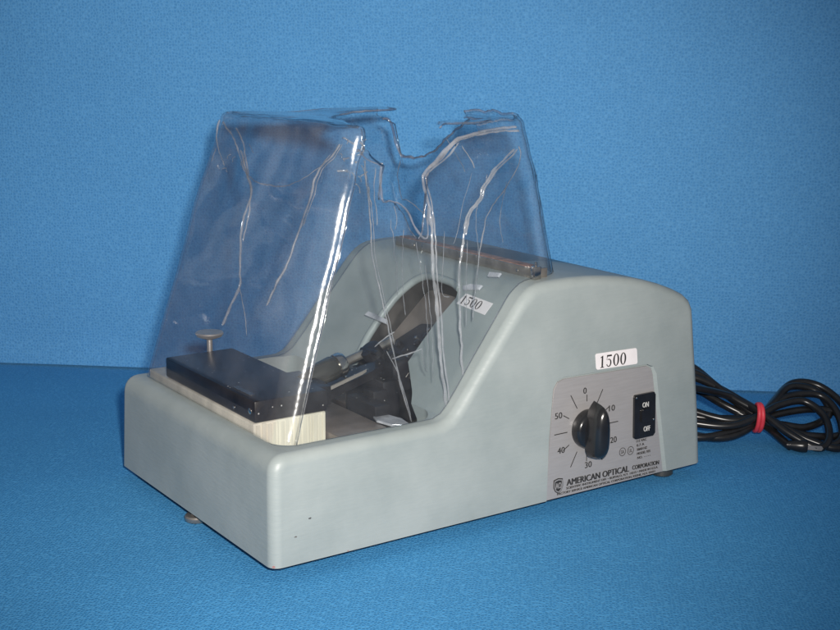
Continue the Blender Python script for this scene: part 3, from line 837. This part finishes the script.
# beads of broken edge along the dipped right wall, its far corner and the top panel
rimpts = []
for side, u in cols_all:
    if side == 'right' and u > .36 or side == 'c_rf':
        rimpts.append(wall_pt(side, u, topB(side, u)-.0006))
crack(rimpts[::3], .0017, wob=.0006, mat='edge2')
crack([(x1t-.004, y1t, zt), (x1t-.002, y1t-.018, zt), (.205, .208, zt), (.172, .196, zt), (.150, .170, zt), (.132, .138, zt), (.118, .104, zt), (.104, .072, zt), (x0t+.006, y0t+.002, zt)], .0012, mat='edge2')
crack([(x1t-.0005, .112, zt), (x1t-.008, .096, zt), (x1t-.014, .062, zt), (.205, .0555, zt), (.180, .050, zt), (.168, y0t, zt-.002)], .0013, mat='edge2')
notch = [(x, yn(z), z-.0004) for x, z in NEARTOP[3:17]]
crack(notch, .0013, wob=.0004, mat='edge2')
crack([(.152, yn(.27), .2745), (.1624, yn(.28), .2838), (.1774, yn(.29), .2945), (.1999, yn(.3), .2998), (.2189, yn(.3), .3018), (.233, yn(.3), .3015)], .0014, wob=.0006)
crack([(.1205, .0322, .2500), (.1225, .0318, .2400), (.1210, .0310, .2320)], .0006, wob=.0006)
crack([(.1040, .0345, .2780), (.1030, .0330, .2600), (.1050, .0318, .2450), (.1045, .0310, .2360)], .0007, wob=.0008)
# crumpled, sparkling corner where the hood was struck
rnd = random.Random(3)
for k in range(15):
    c = Vector((.083+rnd.uniform(-.004, .014), .0375+rnd.uniform(-.001, .004), .292+rnd.uniform(-.028, .006)))
    d = Vector((rnd.uniform(-.004, .006), rnd.uniform(-.001, .001), rnd.uniform(-.007, .005)))
    crack([c, c+d*.5+Vector((.0008, -.0008, .0006)), c+d], rnd.uniform(.0005, .0011), wob=.0012)
for k in range(9):
    c = Vector((xl(.27), .20+rnd.uniform(-.05, .035), .277+rnd.uniform(-.016, .014))); c.x = xl(c.z)
    d = Vector((0, rnd.uniform(-.012, .012), rnd.uniform(-.010, .008)))
    crack([c, c+d*.5+Vector((-.0004, .0008, .0006)), c+d], rnd.uniform(.0004, .0009), wob=.0012)
for pts in (((.083, .046, .2975), (.0865, .041, .2965), (.0905, .0385, .2930)), ((.0925, .0372, .2955), (.0935, .036, .291), (.0925, .0358, .2875)), ((.094, .0365, .2800), (.0962, .0345, .2735), (.0952, .0338, .2660)), ((.0975, .0335, .2650), (.0985, .0325, .257), (.0995, .0318, .250))):
    crack(pts, .0010, wob=.0018)
near_left = [(.0832, .0358, .2911), (.0896, .0356, .2894), (.0959, .0351, .2835), (.0959, .0339, .2695), (.0976, .0326, .2554), (.0991, .031, .2376), (.0998, .0295, .2198), (.1063, .0262, .1833), (.1131, .0233, .1497), (.12, .0202, .1154), (.1270, .0178, .0905)]
near_right = [(.2361, .0362, .2985), (.2189, .0366, .2999), (.1999, .0364, .2984), (.1774, .036, .2934), (.1624, .0349, .2817), (.1494, .0341, .2722), (.1473, .0336, .2666), (.1517, .032, .2482), (.1535, .0304, .2298), (.153, .0278, .2004), (.1542, .0251, .1706), (.156, .0218, .1328), (.1595, .018, .096)]
crack(near_left[2:], .0012, wob=.0005)
crack([Vector(p)+Vector((.0022, 0, .0)) for p in near_left[4:9]], .0006, wob=.0004)
crack(near_right, .0014, wob=.0011); crack([Vector(p)+Vector((.0032, 0, -.001)) for p in near_right[3:]], .0008)
crack([(.2279, .0353, .2861), (.213, .0343, .2741), (.201, .033, .2598), (.1977, .032, .2488), (.1878, .0311, .2383), (.1825, .0298, .2238), (.1768, .0279, .2018), (.1747, .0256, .1758), (.1751, .0229, .1454), (.1757, .0205, .1186)], .0011, wob=.0012)
crack([(.2279+.004, .0353, .2861), (.216, .0343, .2741), (.2035, .033, .2598), (.1995, .032, .2488), (.190, .0311, .2383), (.1845, .0298, .2238)], .0009)
crack([(.2338, .0355, .2881), (.2344, .0346, .2783), (.2219, .0329, .2585), (.2068, .0313, .2407), (.1982, .0294, .2187), (.1912, .0268, .1892), (.1861, .0241, .1593)], .0011)
crack([(.1828, .0357, .2903), (.1906, .0347, .2789), (.1931, .0342, .2729)], .0009)
crack([(.0862, .0461, .2936), (.0831, .0519, .2841), (.0799, .0649, .2746), (.0741, .0651, .2569), (.067, .0676, .2355), (.0599, .0701, .2139), (.0524, .0794, .1911), (.0473, .0858, .1756)], .0017)
crack([(.0862, .0461-.003, .2936), (.0831, .0519-.004, .2841), (.0799, .0649-.0045, .2746), (.0741, .0651-.004, .2569), (.067, .0676-.003, .2355)], .0008)
crack([(.0815, .1841, .2794), (.0781, .1694, .269), (.0711, .1503, .248), (.066, .1528, .2326), (.0599, .15, .2139), (.0529, .1391, .1928), (.0495, .1329, .1825), (.0456, .1373, .1705), (.039, .1438, .1505)], .0013)
crack([(.0795, .1735, .2735), (.0735, .1555, .2548), (.0685, .1475, .239), (.0640, .1470, .226), (.0599, .1465, .2139)], .0008)
crack([(.0868, .205, .2955), (.0850, .190, .2900), (.0822, .176, .2812), (.0795, .1690, .2735), (.0760, .1600, .2620)], .0010)
crack([(.0881, .2405, .2993), (.0841, .2386, .2873), (.0804, .2262, .2761), (.077, .2073, .2657)], .0014)
crack([(.0764, .1664, .2639), (.0745, .1465, .2582), (.0745, .1101, .2581), (.077, .0844, .2657), (.0811, .0627, .2783), (.0837, .053, .2861)], .0006)
crack([(.0764, .1664, .2639), (.0802, .1835, .2756), (.0837, .2001, .286), (.0859, .2183, .2926), (.0885, .2325, .2981)], .0008)
crack([(.0495, .1329, .1825), (.0443, .1168, .1666), (.0391, .1025, .1508)], .0007)
crack([(.248, .2299, .2594), (.2507, .2405, .2449), (.2535, .2430, .2299), (.2551, .2420, .2212), (.255, .2337, .2218), (.2566, .215, .213), (.2592, .2028, .199)], .0010)
crack([(.2432, .1527, .2855), (.2459, .1446, .271), (.2484, .1379, .2573)], .0008)
crack([(.2262, .2421, .2595), (.231, .243, .2413), (.2339, .2442, .2139), (.2382, .246, .1767)], .0007)

# loose splinters of the hood lying in the tray and on the slope
def splinter(name, label, origin, rot, pts, th=.0018, group='loose splinters of the hood'):
    bm = bmesh.new()
    ea = Vector((1, 0, 0)); ea.rotate(rot); eb = Vector((0, 1, 0)); eb.rotate(rot); ez = Vector((0, 0, 1)); ez.rotate(rot)
    prism(bm, pts, (Vector(origin), ea, eb, ez), th, .0003)
    return tag(obj(name, bm, M['shard'], None, smooth=None), label, 'plastic shard', group)
from mathutils import Euler
sl = -slopeT
splinter('plastic_shard', 'frosted plastic shard on the slope just above the inner number sticker', onslope(.0785, .076, .001), Euler((0, sl, 0)), [(0, 0), (.004, -.017), (.008, -.018), (.0065, -.004), (.003, .003)])
splinter('plastic_shard', 'small pale plastic shard high on the slope below the scale rail', onslope(.0950, .058, .001), Euler((0, sl, 0)), [(0, 0), (.002, -.012), (.0055, -.0125), (.004, .001)])
splinter('plastic_shard', 'large white plastic shard lying in the tray at the foot of the slope', (.128, .046, .0795), Euler((.06, .0, .3)), [(0, 0), (.010, -.012), (.017, .004), (.016, .020), (.008, .027), (-.001, .014)], .0016)
splinter('plastic_shard', 'thin white plastic shard lying across the arm slot', onslope(.0300, .138, .0042), Euler((0, sl, .12)), [(0, 0), (.004, .002), (.007, .028), (.003, .030)])

# ------------------------------------------------------------------ power cord bundle tied with a red band
GB = Vector((.5073, .011, 0)); eu = Vector((.8227, -.5684, 0)).normalized(); back = Vector((.5684, .8227, 0)).normalized()
tilt = math.radians(34); ev = back*math.cos(tilt)+Vector((0, 0, 1))*math.sin(tilt); ew = -back*math.sin(tilt)+Vector((0, 0, 1))*math.cos(tilt)
CR = .0036
def cp(u, v, w=0):
    """bundle frame: u along the bundle, v up its leaning plane, w off that plane"""
    p = GB+eu*u+ev*v+ew*w
    p.z = max(p.z+CR, CR+.0003); return p
TIE = (.004, .036)
strand = [
 # from the outlet on the machine's end, out past the tie, and round five loops
 Vector((.4080, .075, .052)), Vector((.428, .072, .058)), Vector((.450, .058, .060)),
 cp(-0.0200, 0.0564, 0.0060), cp(0.0040, 0.0375, 0.0070), cp(0.0278, 0.0120, 0.0060), cp(0.0514, -0.0020, 0.0040), cp(0.0637, 0.0100, 0.0040), cp(0.0644, 0.0350, 0.0040), cp(0.0484, 0.0520, 0.0050), cp(0.0240, 0.0460, 0.0060),
 cp(0.0040, 0.0335, 0.0060), cp(-0.0220, 0.0230, 0.0040), cp(-0.0500, 0.0260, 0.0020), cp(-0.0750, 0.0360, 0.0000), cp(-0.0800, 0.0640, 0.0000), cp(-0.0580, 0.0840, 0.0020), cp(-0.0300, 0.0696, 0.0040),
 cp(0.0040, 0.0400, 0.0040), cp(0.0270, 0.0180, 0.0020), cp(0.0546, 0.0040, -0.0010), cp(0.0759, 0.0120, -0.0020), cp(0.0806, 0.0400, -0.0020), cp(0.0683, 0.0640, -0.0010), cp(0.0393, 0.0620, 0.0010), cp(0.0193, 0.0480, 0.0030),
 cp(0.0030, 0.0360, 0.0010), cp(-0.0260, 0.0343, 0.0000), cp(-0.0560, 0.0380, -0.0010), cp(-0.0820, 0.0520, -0.0030), cp(-0.0740, 0.0940, -0.0030), cp(-0.0500, 0.1000, -0.0010), cp(-0.0220, 0.0630, 0.0010),
 cp(0.0048, 0.0375, -0.0010), cp(0.0240, 0.0260, -0.0020), cp(0.0499, 0.0180, -0.0040), cp(0.0821, 0.0220, -0.0050), cp(0.0897, 0.0520, -0.0050), cp(0.0714, 0.0780, -0.0040), cp(0.0453, 0.0800, -0.0020), cp(0.0223, 0.0560, -0.0010),
 cp(0.0040, 0.0340, -0.0040), cp(-0.0240, 0.0157, -0.0030), cp(-0.0540, 0.0170, -0.0040), cp(-0.0800, 0.0320, -0.0060), cp(-0.0800, 0.0720, -0.0060), cp(-0.0520, 0.0760, -0.0050), cp(-0.0240, 0.0537, -0.0040),
 cp(.004, .0372, -.006), cp(.026, .030, -.003), cp(.050, .030, -.006), cp(.074, .046, -.006), cp(.066, .070, -.002), cp(.040, .072, .002), cp(.020, .050, .004),
 cp(.004, .0355, .004), cp(-.022, .030, .003), cp(-.052, .040, .002), cp(-.078, .056, .002), cp(-.070, .092, .000), cp(-.044, .086, .003), cp(-.020, .058, .005),
 cp(.004, .0395, .004), cp(.024, .022, .004), cp(.046, .008, .002), cp(.072, .000, .001), cp(.090, .020, -.004), cp(.086, .044, -.006), cp(.060, .050, -.004), cp(.026, .044, -.004),
 cp(.004, .0330, -.003), cp(-.024, .020, -.002), cp(-.056, .014, -.002), cp(-.084, .030, -.004), cp(-.078, .066, -.004), cp(-.050, .072, -.003), cp(-.022, .052, -.003),
 cp(.004, .0380, -.007), cp(.014, .028, -.006), cp(.022, .012, -.002), cp(.028, .0015, .0)]
cord = thing('power_cord', 'black power cord coiled in a bundle of loops beside the machine', 'power cord', (.5073, .05, 0))
bm = bmesh.new(); tube(bm, smoothpath(strand, 9), CR, 12); obj('cable', bm, M['cord'], cord, smooth=60)
bm = bmesh.new()
pe = cp(.028, .0015, .0); pdir = (eu*.9-back*.35).normalized()
pd = Vector((pdir.x, pdir.y, -.02)).normalized()
lathe(bm, [(.0036, -.004), (.0042, 0), (.0054, .004), (.0062, .010), (.0060, .0135), (.0052, .0145)], Vector((pe.x, pe.y, .0066)), eu*.6+pd*.6, 16)
plug = obj('plug', bm, M['cord'], cord)
pc = Vector((pe.x, pe.y, .0066)); ax = (eu*.6+pd*.6).normalized(); sd = ax.cross(Vector((0, 0, 1))).normalized()
for s in (-1, 1):
    bm = bmesh.new(); prism(bm, [(.0, -.0021), (.0125, -.0021), (.0140, 0), (.0125, .0021), (0, .0021)], (pc+ax*.014+sd*(s*.0036-.0006), ax, Vector((0, 0, 1)), sd), .0014); obj('prong', bm, M['dullsteel'], plug, smooth=None)
# band: a squeezed loop round all strands at the tie
bc = GB+eu*TIE[0]+ev*TIE[1]+Vector((0, 0, CR))
ring = [bc+ev*(.0108*math.cos(2*PI*k/26))+ew*(.0145*math.sin(2*PI*k/26)) for k in range(26)]
bm = bmesh.new()
for off, tiltk in ((-.0014, .06), (.0012, -.05)):
    rr2 = [p+eu*(off+tiltk*(p-bc).dot(ev)) for p in ring]
    tube(bm, rr2, .0021, 8, closed=True)
tag(obj('rubber_band', bm, M['band'], None, smooth=60), 'red rubber band wound round the coiled black cord', 'rubber band')

# ------------------------------------------------------------------ light: on-camera flash slightly right of and above the lens, dim room
cam_loc = Vector((-.3955, -.7453, .3741))
camR = Matrix(((.8227, .1151, -.5567), (-.5684, .1807, -.8026), (.0082, .9768, .2141)))
w = bpy.data.worlds.new('World'); scene.world = w; w.use_nodes = True
bg = w.node_tree.nodes['Background']; bg.inputs[0].default_value = (.80, .88, 1.0, 1); bg.inputs[1].default_value = .22
ld = bpy.data.lights.new('flash', 'SPOT'); ld.energy = 76; ld.color = (1.0, .945, .88); ld.shadow_soft_size = .016
ld.spot_size = math.radians(61); ld.spot_blend = 1.0
lo = bpy.data.objects.new('flash', ld); COL.objects.link(lo)
lo.location = cam_loc+camR@Vector((.036, .050, 0))
tgt = Vector((.135, .14, .205))
lo.rotation_euler = (tgt-lo.location).to_track_quat('-Z', 'Y').to_euler()

# ------------------------------------------------------------------ camera
cd = bpy.data.cameras.new('camera'); cam = bpy.data.objects.new('camera', cd); COL.objects.link(cam)
cam.matrix_world = Matrix.Translation(cam_loc) @ camR.to_4x4()
cd.sensor_width = 36; cd.lens = 1306.09/840*36; cd.clip_start = .01; cd.clip_end = 50
scene.camera = cam
scene.view_settings.view_transform = 'Standard'
try: scene.view_settings.look = 'None'
except Exception: pass
scene.view_settings.exposure = 0; scene.view_settings.gamma = 1
scene.cycles.transparent_max_bounces = 40
scene.cycles.max_bounces = 12
